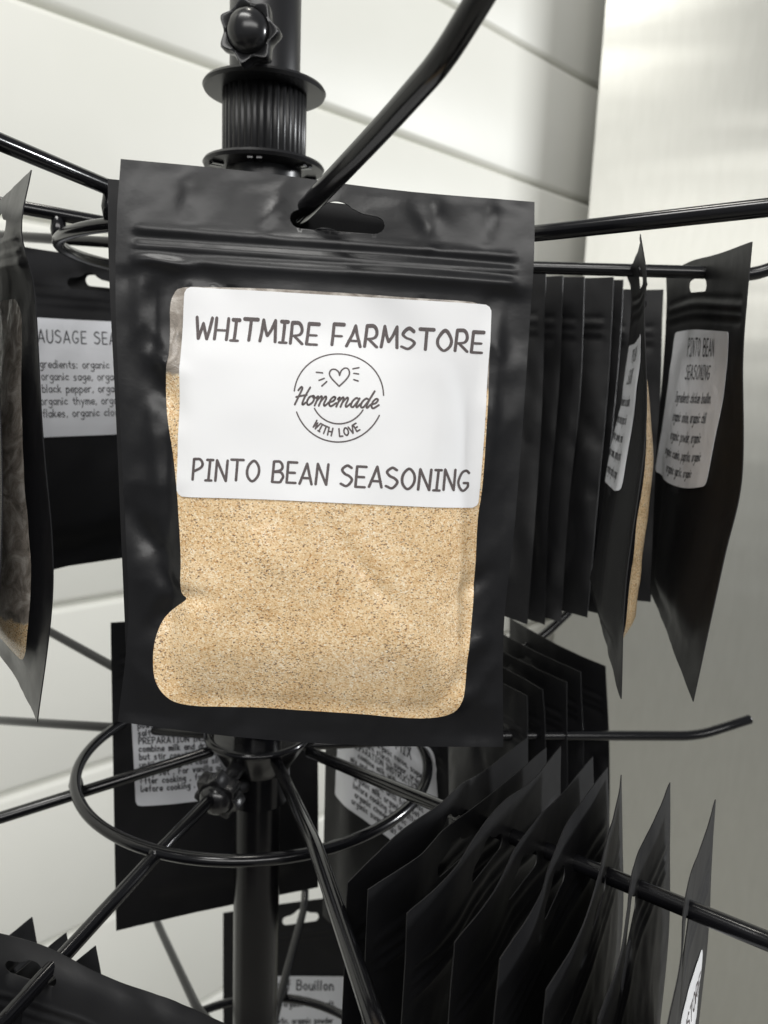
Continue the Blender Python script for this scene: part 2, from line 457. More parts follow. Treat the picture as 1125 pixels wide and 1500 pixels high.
    def build(s, slot, ss, grid, window, powder, corner, slots):
        W_, H_ = s.W, s.H
        nx, ny = int(W_/grid), int(H_/grid)
        out = [(W_*i/nx, 0.) for i in range(nx)]+[(W_, H_*i/ny) for i in range(ny)]+[(W_*(1-i/nx), H_) for i in range(nx)]+[(0., H_*(1-i/ny)) for i in range(ny)]
        hole = s.slot_poly(slot, ss) if slots else []
        if window is None: window = s.rrect(.135, .24, .865, .925, 7)
        win = window if powder else []
        rnd = np.random.RandomState(s.seed)
        gx, gy = np.meshgrid(np.arange(1, nx)*W_/nx, np.arange(1, ny)*H_/ny)
        inn = np.stack([gx.ravel(), gy.ravel()], 1)+rnd.uniform(-.18, .18, (gx.size, 2))*grid
        # finer rows across the zipper
        zy = np.arange(.10, .20, .006)*H_; zx = np.arange(1, nx)*W_/nx
        zz = np.array([(x, y) for y in zy for x in zx])+rnd.uniform(-.05, .05, (len(zy)*len(zx), 2))
        inn = np.concatenate([inn[(inn[:, 1] < .095*H_) | (inn[:, 1] > .205*H_)], zz])
        def near(poly, d):
            if not len(poly): return np.zeros(len(inn), bool)
            q = np.array(poly); q = np.concatenate([q, (q+np.roll(q, -1, 0))/2])
            return (np.min(np.hypot(inn[:, None, 0]-q[None, :, 0], inn[:, None, 1]-q[None, :, 1]), 1) < d)
        loops = [out]+([hole] if len(hole) else [])+([win] if len(win) else [])
        kill = near(hole, grid*.35)
        if len(win): kill |= near(win, grid*.3)
        inn = inn[~kill]
        vs = []; es = []
        for L in loops:
            k = len(vs); vs += [Vector((float(x), float(y))) for x, y in L]; es += [(k+i, k+(i+1) % len(L)) for i in range(len(L))]
        vs += [Vector((float(x), float(y))) for x, y in inn]
        r = delaunay_2d_cdt(vs, es, [], 0, 1e-4)
        v2 = np.array([(p[0], p[1]) for p in r[0]]); tri = np.array([list(f) for f in r[2]])
        cen = v2[tri].mean(1)
        ih = pip(cen, hole) if len(hole) else np.zeros(len(tri), bool)
        iw = pip(cen, win) if len(win) else np.zeros(len(tri), bool)
        # orient
        a = v2[tri]; ar = (a[:, 1, 0]-a[:, 0, 0])*(a[:, 2, 1]-a[:, 0, 1])-(a[:, 1, 1]-a[:, 0, 1])*(a[:, 2, 0]-a[:, 0, 0])
        tri[ar < 0] = tri[ar < 0][:, ::-1]
        A, T = v2[:, 0]/W_, v2[:, 1]/H_
        Fp = s.surf(A, T, 1)-s.o; Bp = s.surf(A, T, -1)-s.o
        n = len(v2)
        film_f = tri[~ih & ~iw]; back = tri[~ih]
        flip = s.front < 0
        def orient(f, fr): return f[:, ::-1] if (fr != flip) else f
        FF = np.concatenate([orient(film_f, True), orient(back, False)+n])
        faces = [tuple(f) for f in FF]
        # rims
        cnt = {}
        for f in back:
            for i in range(3):
                e = (f[i], f[(i+1) % 3]); cnt[tuple(sorted(e))] = cnt.get(tuple(sorted(e)), 0)+1
        for (p, q), c in cnt.items():
            if c == 1: faces.append((p, q, q+n, p+n))
        allv = np.concatenate([Fp, Bp])
        used = np.unique(np.concatenate([np.array(f) for f in faces])); remap = -np.ones(2*n, int); remap[used] = np.arange(len(used))
        s.body = mesh_obj('pouch_film', allv[used], [tuple(remap[list(f)]) for f in faces], s.film, s.root)
        sharpen(s.body, 55)
        if len(win):
            wf = orient(tri[iw], True); used = np.unique(wf); remap = -np.ones(n, int); remap[used] = np.arange(len(used))
            wv = s.surf(A[used], T[used], 1, -.00003)-s.o
            o = mesh_obj('window', wv, [tuple(remap[f]) for f in wf], M_POWDER, s.root)
            at = o.data.attributes.new('empty', 'FLOAT', 'POINT')
            e = smooth01((getattr(s, 'fill', .33)-T[used])/.05)
            at.data.foreach_set('value', e.astype(np.float32)); s.window = o
    def rrect(s, a0, t0, a1, t1, r):
        x0, y0, x1, y1 = a0*s.W, t0*s.H, a1*s.W, t1*s.H; pts = []
        for cx, cy, b0 in ((x0+r, y0+r, 180), (x1-r, y0+r, 270), (x1-r, y1-r, 0), (x0+r, y1-r, 90)):
            for i in range(6):
                a = math.radians(b0+90*i/5); pts.append((cx+r*math.cos(a), cy+r*math.sin(a)))
        res = []
        for i, p in enumerate(pts):                # subdivide long sides
            q = pts[(i+1) % len(pts)]; L = math.hypot(q[0]-p[0], q[1]-p[1]); n = max(1, int(L/3))
            for j in range(n): res.append((p[0]+(q[0]-p[0])*j/n, p[1]+(q[1]-p[1])*j/n))
        return res
    def label(s, quad, side, lw, lh, strokes, m=None, ink=None, radius=2., label=None, step=2.2, off=.00035, th=.32):
        """quad: (a,t) of the label's TL TR BR BL as read; strokes: list of (thickness mm, polylines)"""
        q = np.array(quad, float)
        def at(xy):
            u, v = xy[:, 0]/lw, xy[:, 1]/lh
            return (q[0][None]*((1-u)*(1-v))[:, None]+q[1][None]*(u*(1-v))[:, None]+q[2][None]*(u*v)[:, None]+q[3][None]*((1-u)*v)[:, None])
        def mp(xy, o):
            w = at(xy); p0 = s.surf(w[:, 0], w[:, 1], side)
            nn = s.normal(w[:, 0], w[:, 1])*side
            return p0+nn*np.asarray(o)[:, None]-s.o
        x = np.linspace(0, lw, int(lw/step)+1); y = np.linspace(0, lh, int(lh/step)+1)
        X, Y = np.meshgrid(x, y); V = np.stack([X.ravel(), Y.ravel()], 1)
        # pull the corner vertices onto a rounded corner
        for (cx, cy, sx, sy) in ((radius, radius, -1, -1), (lw-radius, radius, 1, -1), (lw-radius, lh-radius, 1, 1), (radius, lh-radius, -1, 1)):
            dx, dy = (V[:, 0]-cx)*sx, (V[:, 1]-cy)*sy; mk = (dx > 0) & (dy > 0)
            r = np.hypot(dx, dy); mxx = np.maximum(dx, dy); k = np.where(r > 1e-6, mxx/np.maximum(r, 1e-6), 1)
            V[mk, 0] = cx+sx*(dx*k)[mk]; V[mk, 1] = cy+sy*(dy*k)[mk]
        nX, nY = len(x), len(y); n = len(V)
        F_ = []
        for j in range(nY-1):
            for i in range(nX-1): F_.append((j*nX+i, (j+1)*nX+i, (j+1)*nX+i+1, j*nX+i+1))
        top = mp(V, np.full(n, off)); bot = mp(V, np.full(n, off-.00012))
        ring = [i for i in range(nX)]+[j*nX+nX-1 for j in range(1, nY)]+[(nY-1)*nX+i for i in range(nX-2, -1, -1)]+[j*nX for j in range(nY-2, 0, -1)]
        faces = list(F_)+[(ring[i], ring[(i+1) % len(ring)], ring[(i+1) % len(ring)]+n, ring[i]+n) for i in range(len(ring))]
        o = mesh_obj('label_sticker', np.concatenate([top, bot]), faces, m or M_LABEL2, s.root)
        sharpen(o, 40)
        if label: o['label'] = label
        for name, th_, sk in strokes:
            if not sk: continue
            Vv, Ff = ribbons(sk, th_, mp, off+.00006)
            mesh_obj(name, Vv, Ff, ink or M_INK2, o, smooth=False)
        return o

# =================================================================== WALL AND CABINET
D = np.array
wa = D([.7071, .7071, 0]); wn = D([-.7071, .7071, 0]); WD = .74; Z0 = -.05
wl = bpy.data.objects.new('wall', None); COL.objects.link(wl); wl['kind'] = 'structure'; wl.location = tuple(wn*WD)
def board(k):
    # one painted plank with rounded long edges; k-th row
    z0, z1 = Z0+.18*k+.0025, Z0+.18*(k+1)-.0025
    prof = [(.012, z0-.002), (.004, z0), (.0012, z0+.0022), (0, z0+.006), (0, z1-.006), (.0012, z1-.0022), (.004, z1), (.012, z1+.002)]
    L0, L1 = -1.6, 2.3; V = []; n = len(prof)
    for L in np.linspace(L0, L1, 12):
        for dy, z in prof: V.append(wa*L+wn*dy+D([0, 0, z]))
    F_ = []
    for i in range(11):
        for j in range(n-1): F_.append((i*n+j, i*n+j+1, (i+1)*n+j+1, (i+1)*n+j))
    return mesh_obj('board', V, F_, M_WALL, wl)
for k in range(-7, 7): board(k)
bk = []
for L in (-1.6, 2.3):
    for z in (-1.4, 1.3): bk.append(wa*L+wn*.011+D([0, 0, z]))
mesh_obj('backing', bk, [(0, 1, 3, 2)], M_WALL, wl, smooth=False)

E0 = D([.322, 1.372, 0])*.93
cab = thing('steel_panel', 'tall brushed steel panel standing in front of the boarded wall at right', 'panel', None, tuple(E0+D([0, 0, -1.3])))
cd = D([.9707, -.2404, 0]); cn = D([.2404, .9707, 0])
def box_lm(name, L, t, z0, z1, m, parent, base, y0=0.):
    V = []
    for z in (z0, z1):
        for l, y in ((0, y0), (L, y0), (L, y0+t), (0, y0+t)): V.append(base+cd*l+cn*y+D([0, 0, z])-D(parent.location))
    F_ = [(0, 1, 5, 4), (1, 2, 6, 5), (2, 3, 7, 6), (3, 0, 4, 7), (4, 5, 6, 7), (3, 2, 1, 0)]
    o = mesh_obj(name, V, F_, m, parent, smooth=False)
    bm = bmesh.new(); bm.from_mesh(o.data); bmesh.ops.bevel(bm, geom=bm.edges[:], offset=.002, segments=2, affect='EDGES'); bm.to_mesh(o.data); bm.free()
    return o
box_lm('sheet', .56, .018, -1.3, 1.25, M_STEEL, cab, E0)
box_lm('light_block_return', .02, .72, -1.31, 1.26, M_STEEL, cab, E0+cd*.596)  # unseen return, added to stop light passing behind the sheet
box_lm('frame', .03, .03, -1.32, 1.27, M_STEEL, cab, E0+cd*.563)

fl_ = mesh_obj('floor', [(-4, -4, -1.4), (4, -4, -1.4), (4, 4, -1.4), (-4, 4, -1.4)], [(0, 1, 2, 3)], mat('grey_floor', (.34, .33, .30), .6)[0], None, smooth=False); fl_['kind'] = 'structure'
# =================================================================== DISPLAY RACK
AX = D([-.0065, .0003, 1.]); AX /= np.linalg.norm(AX); PC = D([-.0537, .33, 0])
e1 = np.cross([0, 1., 0], AX); e1 /= np.linalg.norm(e1); e2 = np.cross(AX, e1)
rack = thing('display_rack', 'black revolving display rack with a central pole and radiating wire hooks', 'display rack', None, tuple(PC+AX*-.7))
RO = PC+AX*-.7
def rpart(name, VF, m, parent=rack, sh=True, ang=35):
    V, F_ = VF; o = mesh_obj(name, [v-RO for v in V], F_, m, parent)
    return sharpen(o, ang) if sh else o
A_ = lambda z: PC+AX*z
# pole, upper tube and sleeve
rpart('pole', lathe([(.0106, 0), (.0106, .55), (.0106, .92)], A_(-.7), AX, 48), M_POLE)
rpart('sleeve', lathe([(.0128, 0), (.0138, .001), (.0138, .035), (.0132, .036), (.0108, .0362)], A_(.1125), AX, 48), M_PLASTIC)
# ribbed spool with two flanges
def ribs(a, r, h): return 1-.035*(.5+.5*math.cos(36*a))**3
sp = rpart('spool', lathe([(.0158, -.0005), (.0166, .0005), (.0166, .0245), (.0158, .0255)], A_(.0855), AX, 36*8, ribs), M_PLASTIC, ang=50)
def flange(z, holes):
    prof = [(.0105, -.0012), (.0150, -.0016), (.0236, -.0012), (.0242, 0), (.0236, .0010), (.0175, .0014), (.0105, .0014)]
    V, F_ = lathe(prof, A_(z), AX, 72)
    if holes:       # drop the small slots out of the web
        seg = 72; keep = []
        for f in F_:
            if len(f) == 4:
                i = f[0]//seg; k = f[0] % seg
                if i in (1, 5) and (k % 24) in (2, 3, 5, 6): continue
            keep.append(f)
        F_ = keep
    return V, F_
rpart('flange', flange(.1118, False), M_PLASTIC)
rpart('flange', flange(.0832, False), M_PLASTIC)
for k in range(6):                                # the small slotted clips on the underside
    a = k*math.pi/3+.52
    dd = math.cos(a)*e1+math.sin(a)*e2; tt = np.cross(AX, dd)
    for sgn in (-1, 1):
        c = A_(.0816)+dd*.0196+tt*.0017*sgn
        V = [c+dd*x*.0022+tt*y*.0010+AX*z*.0007 for z in (-1, 1) for x, y in ((-1, -1), (1, -1), (1, 1), (-1, 1))]
        rpart('clip', (V, [(0, 1, 5, 4), (1, 2, 6, 5), (2, 3, 7, 6), (3, 0, 4, 7), (4, 5, 6, 7), (3, 2, 1, 0)]), M_ROD, sh=False).data.polygons.foreach_set('use_smooth', [False]*6)
rpart('boss', lathe([(.0125, -.010), (.0148, -.009), (.0150, 0), (.0125, .0006)], A_(.0815), AX, 48), M_PLASTIC)

def knob(center, axis, R=.0115, th=.0075, lobes=7, rot=0., name='knob'):
    def mod(a, r, h): 
        k = min(1, max(0, (r/R-.70)/.14))
        return 1+k*(.07-.26*math.sqrt(math.sin(lobes*(a+rot)/2)**2+.07))
    prof = [(.0035, -.012), (.0035, -.001), (R*.7, 0), (R*.95, .0006), (R, .0018), (R, th-.0016), (R*.95, th-.0003), (R*.70, th-.0002), (R*.66, th-.0008),
            (R*.63, th+.0006), (R*.58, th+.0020), (R*.45, th+.0034), (R*.28, th+.0043), (R*.08, th+.0047)]
    V, F_ = lathe(prof, center, axis, 98, mod)
    return rpart(name, (V, F_), M_KNOB, ang=60)
kc = P(364, 46, .272)
ka = D([-.10, -1, -.06]); ka /= np.linalg.norm(ka)
knob(kc-ka*.006, ka, R=.0112)
stem = tube([kc-ka*.004, A_(.135)], .0032, 12); rpart('screw', stem, M_PLASTIC, sh=False)
kc2 = P(318, 1168, .318); ka2 = kc2-A_(-.183); ka2[2] = -.010; ka2 /= np.linalg.norm(ka2)
knob(kc2-ka2*.006, ka2, R=.0108, rot=.3)
rpart('screw', tube([kc2-ka2*.004, A_(-.183)], .0032, 12), M_PLASTIC, sh=False)

WIRE = .0025
def hubpt(z, an, r=.02): return A_(z+.004)+(-math.cos(an)*e1-math.sin(an)*e2)*r
def fit(z, an, s, r): return A_(z+.004)+(-math.cos(an)*e1-math.sin(an)*e2+s*AX)*r
def wheel(z, arms, R=.0774, wire=.0025, lift=0.):
    """a hub with its ring and arms (arms: lists of world points, starting at the hub)"""
    hub = rpart('hub', lathe([(.0112, -.030), (.0140, -.029), (.0142, -.014), (.0150, -.013), (.0205, -.004), (.0222, -.0012), (.0232, .0006), (.0228, .0024), (.0214, .0030),
                              (.0205, .0022), (.0196, .0008), (.0125, .0004), (.0110, .0004)], A_(z+lift), AX, 72), M_ROD)
    n = 120
    ring = [A_(z-wire*.6)+R*(math.cos(2*math.pi*k/n)*e1+math.sin(2*math.pi*k/n)*e2) for k in range(n)]
    rpart('ring', tube(ring, .0023, 14, closed=True), M_ROD, hub, sh=False)
    rpart('rim', tube([A_(z+lift+.0016)+.0224*(math.cos(2*math.pi*k/72)*e1+math.sin(2*math.pi*k/72)*e2) for k in range(72)], .0017, 14, closed=True), M_ROD, hub, sh=False)
    for pts in arms:
        rpart('arm', tube(pts, wire, 16, bend=.010), M_ROD, hub, ang=50)
        for a, b_ in zip(pts[:-1], pts[1:]):       # weld bead where the arm crosses the ring
            rr = lambda q: np.linalg.norm((q-PC)-AX*((q-PC) @ AX))
            if (rr(a)-R)*(rr(b_)-R) < 0:
                t = (R-rr(a))/(rr(b_)-rr(a)); q = a+(b_-a)*t; ringp = q-AX*((q-PC) @ AX-(z-wire*.6))
                if np.linalg.norm(q-ringp) > .012: continue
                m_ = (q+ringp)/2; h_ = max(.0028, np.linalg.norm(q-ringp)*.55)
                rpart('weld', lathe([(.0008, -h_), (.0024, -h_*.7), (.0031, 0), (.0024, h_*.7), (.0008, h_)], m_, AX, 14), M_ROD, hub, sh=False)
    return hub
ZL, ZU, ZT = -.1694, .0484, -.362
# upper wheel
up = []
up.append([hubpt(ZU, 1.96), P(441, 313, .1975), P(560, 188, .164), P(648, 88, .142), P(702, 0, .132), P(742, -68, .126)])
up.append([hubpt(ZU, 1.05), fit(ZU, 1.0528, .085, .15), fit(ZU, 1.0528, .085, .17)+AX*.012])
up.append([hubpt(ZU, .3057), fit(ZU, .3057, .085, .20)])
up.append([hubpt(ZU, -.5084), fit(ZU, -.5084, .085, .20)])
up.append([P(442, 372, .320), P(785, 342, .238), P(1125, 304, .205), P(1190, 297, .200)])
up.append([P(442, 384, .328), P(785, 392, .316), P(1062, 400, .302), P(1100, 403, .300), P(1165, 382, .296)])
up.append([P(372, 366, .342), P(300, 376, .37), P(135, 393, .40), P(100, 396, .405)])
up.append([P(408, 370, .342), P(640, 386, .38), P(772, 398, .40)])
wheel(ZU, up)
lo = []
lo.append([hubpt(ZL, -.5379), fit(ZL, -.5379, -.2075, .22)])
lo.append([hubpt(ZL, .3009), fit(ZL, .3009, -.2075, .17)])
lo.append([P(349, 1130, .333), P(240, 1240, .285), P(96, 1397, .245), P(-10, 1512, .222), P(-60, 1530, .212)])
lo.append([P(404, 1115, .335), P(462, 1240, .248), P(550, 1500, .178), P(580, 1590, .165)])
lo.append([P(452, 1101, .345), P(730, 1217, .250), P(1125, 1379, .198), P(1180, 1400, .192)])
lo.append([P(436, 1092, .365), P(740, 1077, .386), P(1022, 1078, .400), P(1100, 1053, .402)])
lo.append([P(412, 1078, .370), P(745, 962, .44), P(798, 930, .448), P(834, 895, .450)])
lo.append([P(352, 1078, .370), P(181, 985, .42), P(76, 927, .455), P(30, 903, .468)])
wheel(ZL, lo, lift=.0085)
th = [[P(372, 1560, .40), P(291, 1482, .43), P(235, 1362, .52), P(230, 1350, .53)],
      [P(392, 1545, .41), P(402, 1490, .44), P(446, 1328, .52), P(447, 1300, .53)],
      [A_(ZT+.004)+e1*.02, A_(ZT+.004)+e1*.2+D([0, .03, 0])], [A_(ZT+.004)-e1*.02, A_(ZT+.004)-e1*.2+D([0, .03, 0])]]
wheel(ZT, th)

# =================================================================== LABEL PRINT
def S(th, name, *sets):
    r = []
    for q in sets: r += q
    return (name, th, r)
def circ_pts(cx, cy, r, a0, a1, n=28):
    return [np.array([cx+r*math.cos(math.radians(a0+(a1-a0)*i/n)), cy+r*math.sin(math.radians(a0+(a1-a0)*i/n))]) for i in range(n+1)]
def front_print(lw=78., lh=54., bottom='PINTO BEAN SEASONING'):
    out = []
    out.append(S(.82, 'lettering', text_strokes('WHITMIRE FARMSTORE', 3.2+73.2/2, 12.6, 5.9, width=72.6, slant=.05, jit=.03, seed=4, gap=.20)))
    out.append(S(.70, 'lettering', text_strokes(bottom, 3.8+72/2, 49.0, 5.5, width=70.5, slant=.05, jit=.03, seed=9, gap=.22)))
    cx, cy, r = 41.0, 26.4, 11.3
    lines = [circ_pts(cx, cy, r, 184, 356, 48), circ_pts(cx, cy, r, 22, 157, 40), circ_pts(cx+.2, cy-.2, 7.0, 28, 150, 24)]
    out.append(S(.36, 'emblem', lines))
    heart = [(0, 2.35), (-1.9, .55), (-2.65, -.75), (-2.2, -1.85), (-1.2, -2.0), (-.35, -1.35), (-.05, -.45)]
    heart2 = [(0, 2.35), (1.6, .6), (2.4, -.9), (2.1, -2.2), (1.2, -2.5), (.3, -1.7), (-.05, -.45)]
    hx, hy = cx+.1, cy-4.9
    hs = [crom([(hx+a, hy+b_) for a, b_ in heart], 4), crom([(hx+a, hy+b_) for a, b_ in heart2], 4)]
    rays = [[(-6.0, -1.0), (-4.4, -.9)], [(-5.2, 1.1), (-3.9, .5)], [(-4.4, 2.5), (-3.2, 1.3)], [(3.2, -2.4), (4.7, -2.8)], [(3.5, -1.2), (4.7, -1.1)], [(3.6, .45), (4.7, .75)]]
    hs += [[np.array([hx+a, hy+b_]) for a, b_ in ry] for ry in rays]
    out.append(S(.40, 'emblem', hs))
    # joined script
    sc_ = {'H': (7, [crom([(0, 8), (1, 10), (2, 9), (1.6, 5), (1, 0)]), crom([(6.4, 10), (5.4, 5), (5.2, 1), (6.0, .2), (7, 1.4)]), crom([(.2, 4.2), (3, 5.0), (6, 5.6)])]),
           'o': (5.2, [crom([(3.4, 5.4), (1.2, 4.6), (.6, 2.0), (2, .2), (4.0, 1.6), (4.2, 4.2), (3.2, 5.4), (3.6, 4.2), (5.4, 4.4)])]),
           'm': (8.2, [crom([(0, 4.2), (.9, 5.2), (1.0, 2.5), (.8, 0)]), crom([(1.0, 2.6), (2.6, 5.3), (3.5, 4.2), (3.3, 0)]), crom([(3.5, 2.6), (5.2, 5.3), (6.1, 4.2), (5.9, 1.2), (6.8, .2), (8.4, 2.0)])]),
           'e': (4.8, [crom([(0, 2.0), (2.6, 3.0), (3.2, 4.8), (2.0, 5.4), (.7, 3.6), (.9, 1.2), (2.4, .1), (4.8, 2.0)])]),
           'a': (5.8, [crom([(4.2, 4.6), (2.4, 5.3), (.8, 3.2), (1.0, .8), (2.6, .4), (4.2, 4.2)]), crom([(4.4, 5.2), (4.0, 1.4), (4.8, .2), (6.0, 2.0)])]),
           'd': (6.2, [crom([(4.2, 4.6), (2.4, 5.3), (.8, 3.2), (1.0, .8), (2.6, .4), (4.4, 4.2)]), crom([(5.6, 9.6), (4.6, 5.0), (4.2, 1.4), (5.0, .2), (6.2, 2.0)])])}
    cur = 0; st = []
    for ch in 'Homemade':
        w, ss = sc_[ch]
        for s in ss: st.append([(cur+p[0]+.34*p[1], p[1]) for p in s])
        cur += w
    k = 22.4/(cur+2.5); x0, y0 = cx-11.4, cy+2.6
    st = [[np.array([x0+p[0]*k, y0-p[1]*k*1.06]) for p in s] for s in st]
    out.append(S(.50, 'emblem', st))
    out.append(S(.40, 'emblem', text_strokes('WITH', 0, 0, 1.9, width=5.4, gap=.3, arc=9.9), text_strokes('LOVE', 0, 0, 1.9, width=5.4, gap=.3, arc=9.9)))
    # place the two words on their arc, left and right of the bottom
    nm, th_, both = out[-1]; n1 = sum(len(glyph(c)[1]) for c in 'WITH'); res = []
    for i, s in enumerate(both):
        ang = .40 if i < n1 else -.36
        c, s_ = math.cos(ang), math.sin(ang)
        res.append([np.array([cx+c*p[0]-s_*p[1], cy+s_*p[0]+c*p[1]]) for p in s])
    out[-1] = (nm, th_, res)
    return out
def lines_print(rows, lw, cap, lead, y0, align='c', th=.26, title=(), x=None, aspect=.62, gap=.2, tx=None):
    """title rows: (text, cap, y)"""
    o = []
    xx = lw/2 if x is None else x
    for i, (t, c, y) in enumerate(title): o.append(S(th*1.35, 'lettering', text_strokes(t, xx if tx is None else tx, y, c, align=align, aspect=.72, gap=.24, jit=.01, seed=i)))
    r = []
    for i, t in enumerate(rows):
        if t: r += text_strokes(t, xx, y0+lead*i, cap, align=align, aspect=aspect, gap=gap, jit=.004, seed=i+5)
    o.append(('lettering', th, r))
    return o

# =================================================================== THE POUCH IN FRONT
GM = 'black pouches hung outward on the hook nearest the camera'
rowsM = [[(177, 233, .1900), (380, 253, .1945), (580, 279, .1965), (783, 296, .1975)],
         [(171, 330, .1920), (375, 345, .1935), (578, 360, .1950), (782, 376, .1990)],
         [(170, 470, .1950), (370, 480, .1955), (570, 490, .1965), (774, 500, .2020)],
         [(181, 720, .2000), (370, 725, .2000), (560, 735, .2010), (756, 745, .2060)],
         [(188, 905, .2030), (370, 905, .2030), (555, 915, .2040), (738, 920, .2090)],
         [(173, 1057, .2060), (365, 1081, .2060), (550, 1092, .2080), (737, 1094, .2120)]]
class Hero(Pouch):
    fill = .40; crumple = 1.15
    def cmask(s, a, t):
        side = np.maximum(smooth01((.20-a)/.06), smooth01((a-.86)/.05))*smooth01((t-.19)/.03)
        head = .38*smooth01((.105-t)/.02)*smooth01((t-.0)/.02)
        low = .5*smooth01((t-.93)/.02)
        edge = smooth01((a-.0)/.03)*smooth01((1-a)/.03)
        return np.maximum(np.maximum(side, head), low)*(.25+.75*edge)*smooth01((1-t)/.02)
    def thick(s, a, t):
        seal = .085
        A = smooth01((a-seal)/.12)*smooth01((1-seal-a)/.14)
        T = smooth01((t-.2)/.25)*smooth01((1-.03-t)/.15)
        T = T*(.45+.55*smooth01((t-.35)/.45))
        return s.bulge*A*T+.14
feats = [(2, 92, 16, 114, -1.6, 3.0), (16, 114, 8, 122, -1.8, 3.2), (8, 102, 17, 112, 1.5, 2.4), (15, 113, 24, 114, -1.3, 2.4),
         (9, 52, 17, 56, 1.3, 2.0), (9, 58, 16, 66, -1.4, 3.0), (9, 30, 9, 52, -.7, 1.6), (9, 66, 10, 92, .6, 2.2),
         (96, 34, 95, 80, .7, 2.0), (96, 80, 94, 125, -.7, 2.4), (90, 112, 98, 104, -1.0, 2.4), (91, 128, 99, 122, .9, 2.4), (88, 140, 96, 136, 1.0, 2.6),
         (52, 90, 64, 104, -.45, 3.0), (64, 104, 78, 118, -.4, 2.6), (34, 96, 50, 108, .8, 5), (74, 4, 80, 15, -.7, 2.6), (80, 4, 78, 17, .5, 1.5), (40, 8, 36, 16, .5, 1.5), (45, 5, 44, 15, -.5, 3.5), (94, 2, 92, 14, .6, 2.0), (18, 4, 17, 13, .5, 2.4),
         (8, 27, 20, 29, .6, 1.2), (16, 27, 30, 36, -.5, 3.5), (60, 26, 100, 28, .5, 3.5),
         (55, 92, 74, 116, -.55, 1.6), (30, 80, 60, 96, .35, 6), (62, 118, 84, 126, .3, 5)]
main = Hero.__new__(Hero)
# window outline from the photograph's own contour, found on the bulged front surface
Hero_build = Pouch.build
def hero_init():
    ML = 'large nearest pouch of tan powder with the pinto bean seasoning label, filling the centre'
    main.W, main.H = 104., 150.
    def no_build(*a): pass
    main.build = no_build
    Pouch.__init__(main, ML, rowsM, [0, .115, .28, .58, .80, 1.0], front=1, bulge=5.2, seed=3, group=None, film=M_FILM, wrinkle=.30, feats=feats, wavy=.0)
    outline = [(268, 421), (330, 421), (420, 424), (520, 430), (600, 436), (680, 441), (702, 446), (714, 458), (717, 480), (716, 560), (712, 640), (706, 720), (700, 760), (697, 820), (694, 870),
               (690, 920), (685, 965), (682, 1000), (677, 1028), (664, 1044), (640, 1051), (600, 1052), (540, 1047), (480, 1043), (420, 1039), (370, 1036), (320, 1035), (285, 1034),
               (255, 1028), (236, 1013), (226, 992), (224, 965), (227, 938), (235, 915), (247, 898), (262, 886), (273, 877), (266, 868), (264, 845), (264, 800), (261, 750), (257, 700), (251, 650),
               (245, 610), (243, 570), (247, 520), (249, 480), (249, 450), (254, 432)]
    st = [main.inv(*p) for p in outline]
    w = crom([(a*main.W, t*main.H) for a, t in st]+[(st[0][0]*main.W, st[0][1]*main.H)], 3, closed=True)[:-1]
    w = [tuple(p) for p in w]
    sa, stt = main.inv(494, 321)
    del main.build
    Pouch.build(main, (sa, stt+.004), 1.0, 1.15, w, True, 1.5, True)
    q = [main.inv(*p) for p in ((271, 420), (720, 447), (700, 744), (259, 727))]
    main.label(q, 1, 78., 54., front_print(), m=M_LABEL, ink=M_INK, radius=1.9, step=1.5, off=.00030)
hero_init()

rows2 = [[(158, 262, .2030), (360, 283, .2060), (565, 305, .2080), (768, 322, .2110)],
         [(160, 400, .2060), (360, 415, .2090), (562, 430, .2110), (765, 440, .2140)],
         [(171, 630, .2110), (360, 640, .2140), (550, 655, .2160), (748, 660, .2190)],
         [(188, 1040, .2190), (370, 1055, .2210), (550, 1065, .2230), (728, 1073, .2260)]]
Pouch('matching pouch directly behind the large front pouch, only its left edge showing', rows2, [0, .17, .45, 1], bulge=3.0, seed=8, slot=(.527, .096), wrinkle=.2, powder=False, wavy=.2)

def quadrows(TL, TR, BR, BL, nt=4, nc=4, bow=0., sway=0., jit=0., seed=0):
    """a pouch hung between four measured corners, with a gentle bend"""
    a, b_, c, d_ = (P(*p) for p in (TL, TR, BR, BL)); rnd = random.Random(seed); rows = []
    n = np.cross(b_-a, d_-a); n /= np.linalg.norm(n)
    for i in range(nt):
        t = i/(nt-1); l = a+(d_-a)*t; r = b_+(c-b_)*t; row = []
        for j in range(nc):
            s = j/(nc-1)
            q = l+(r-l)*s+n*(bow*math.sin(math.pi*s)+sway*math.sin(math.pi*t*1.3+.4)+rnd.uniform(-jit, jit))
            row.append(q)
        rows.append(row)
    return rows
def QPouch(label, rows, **kw):
    """a pouch whose rows are already in metres"""
    return Pouch(label, rows, kw.pop('ts', list(np.linspace(0, 1, len(rows)))), metres=True, **kw)

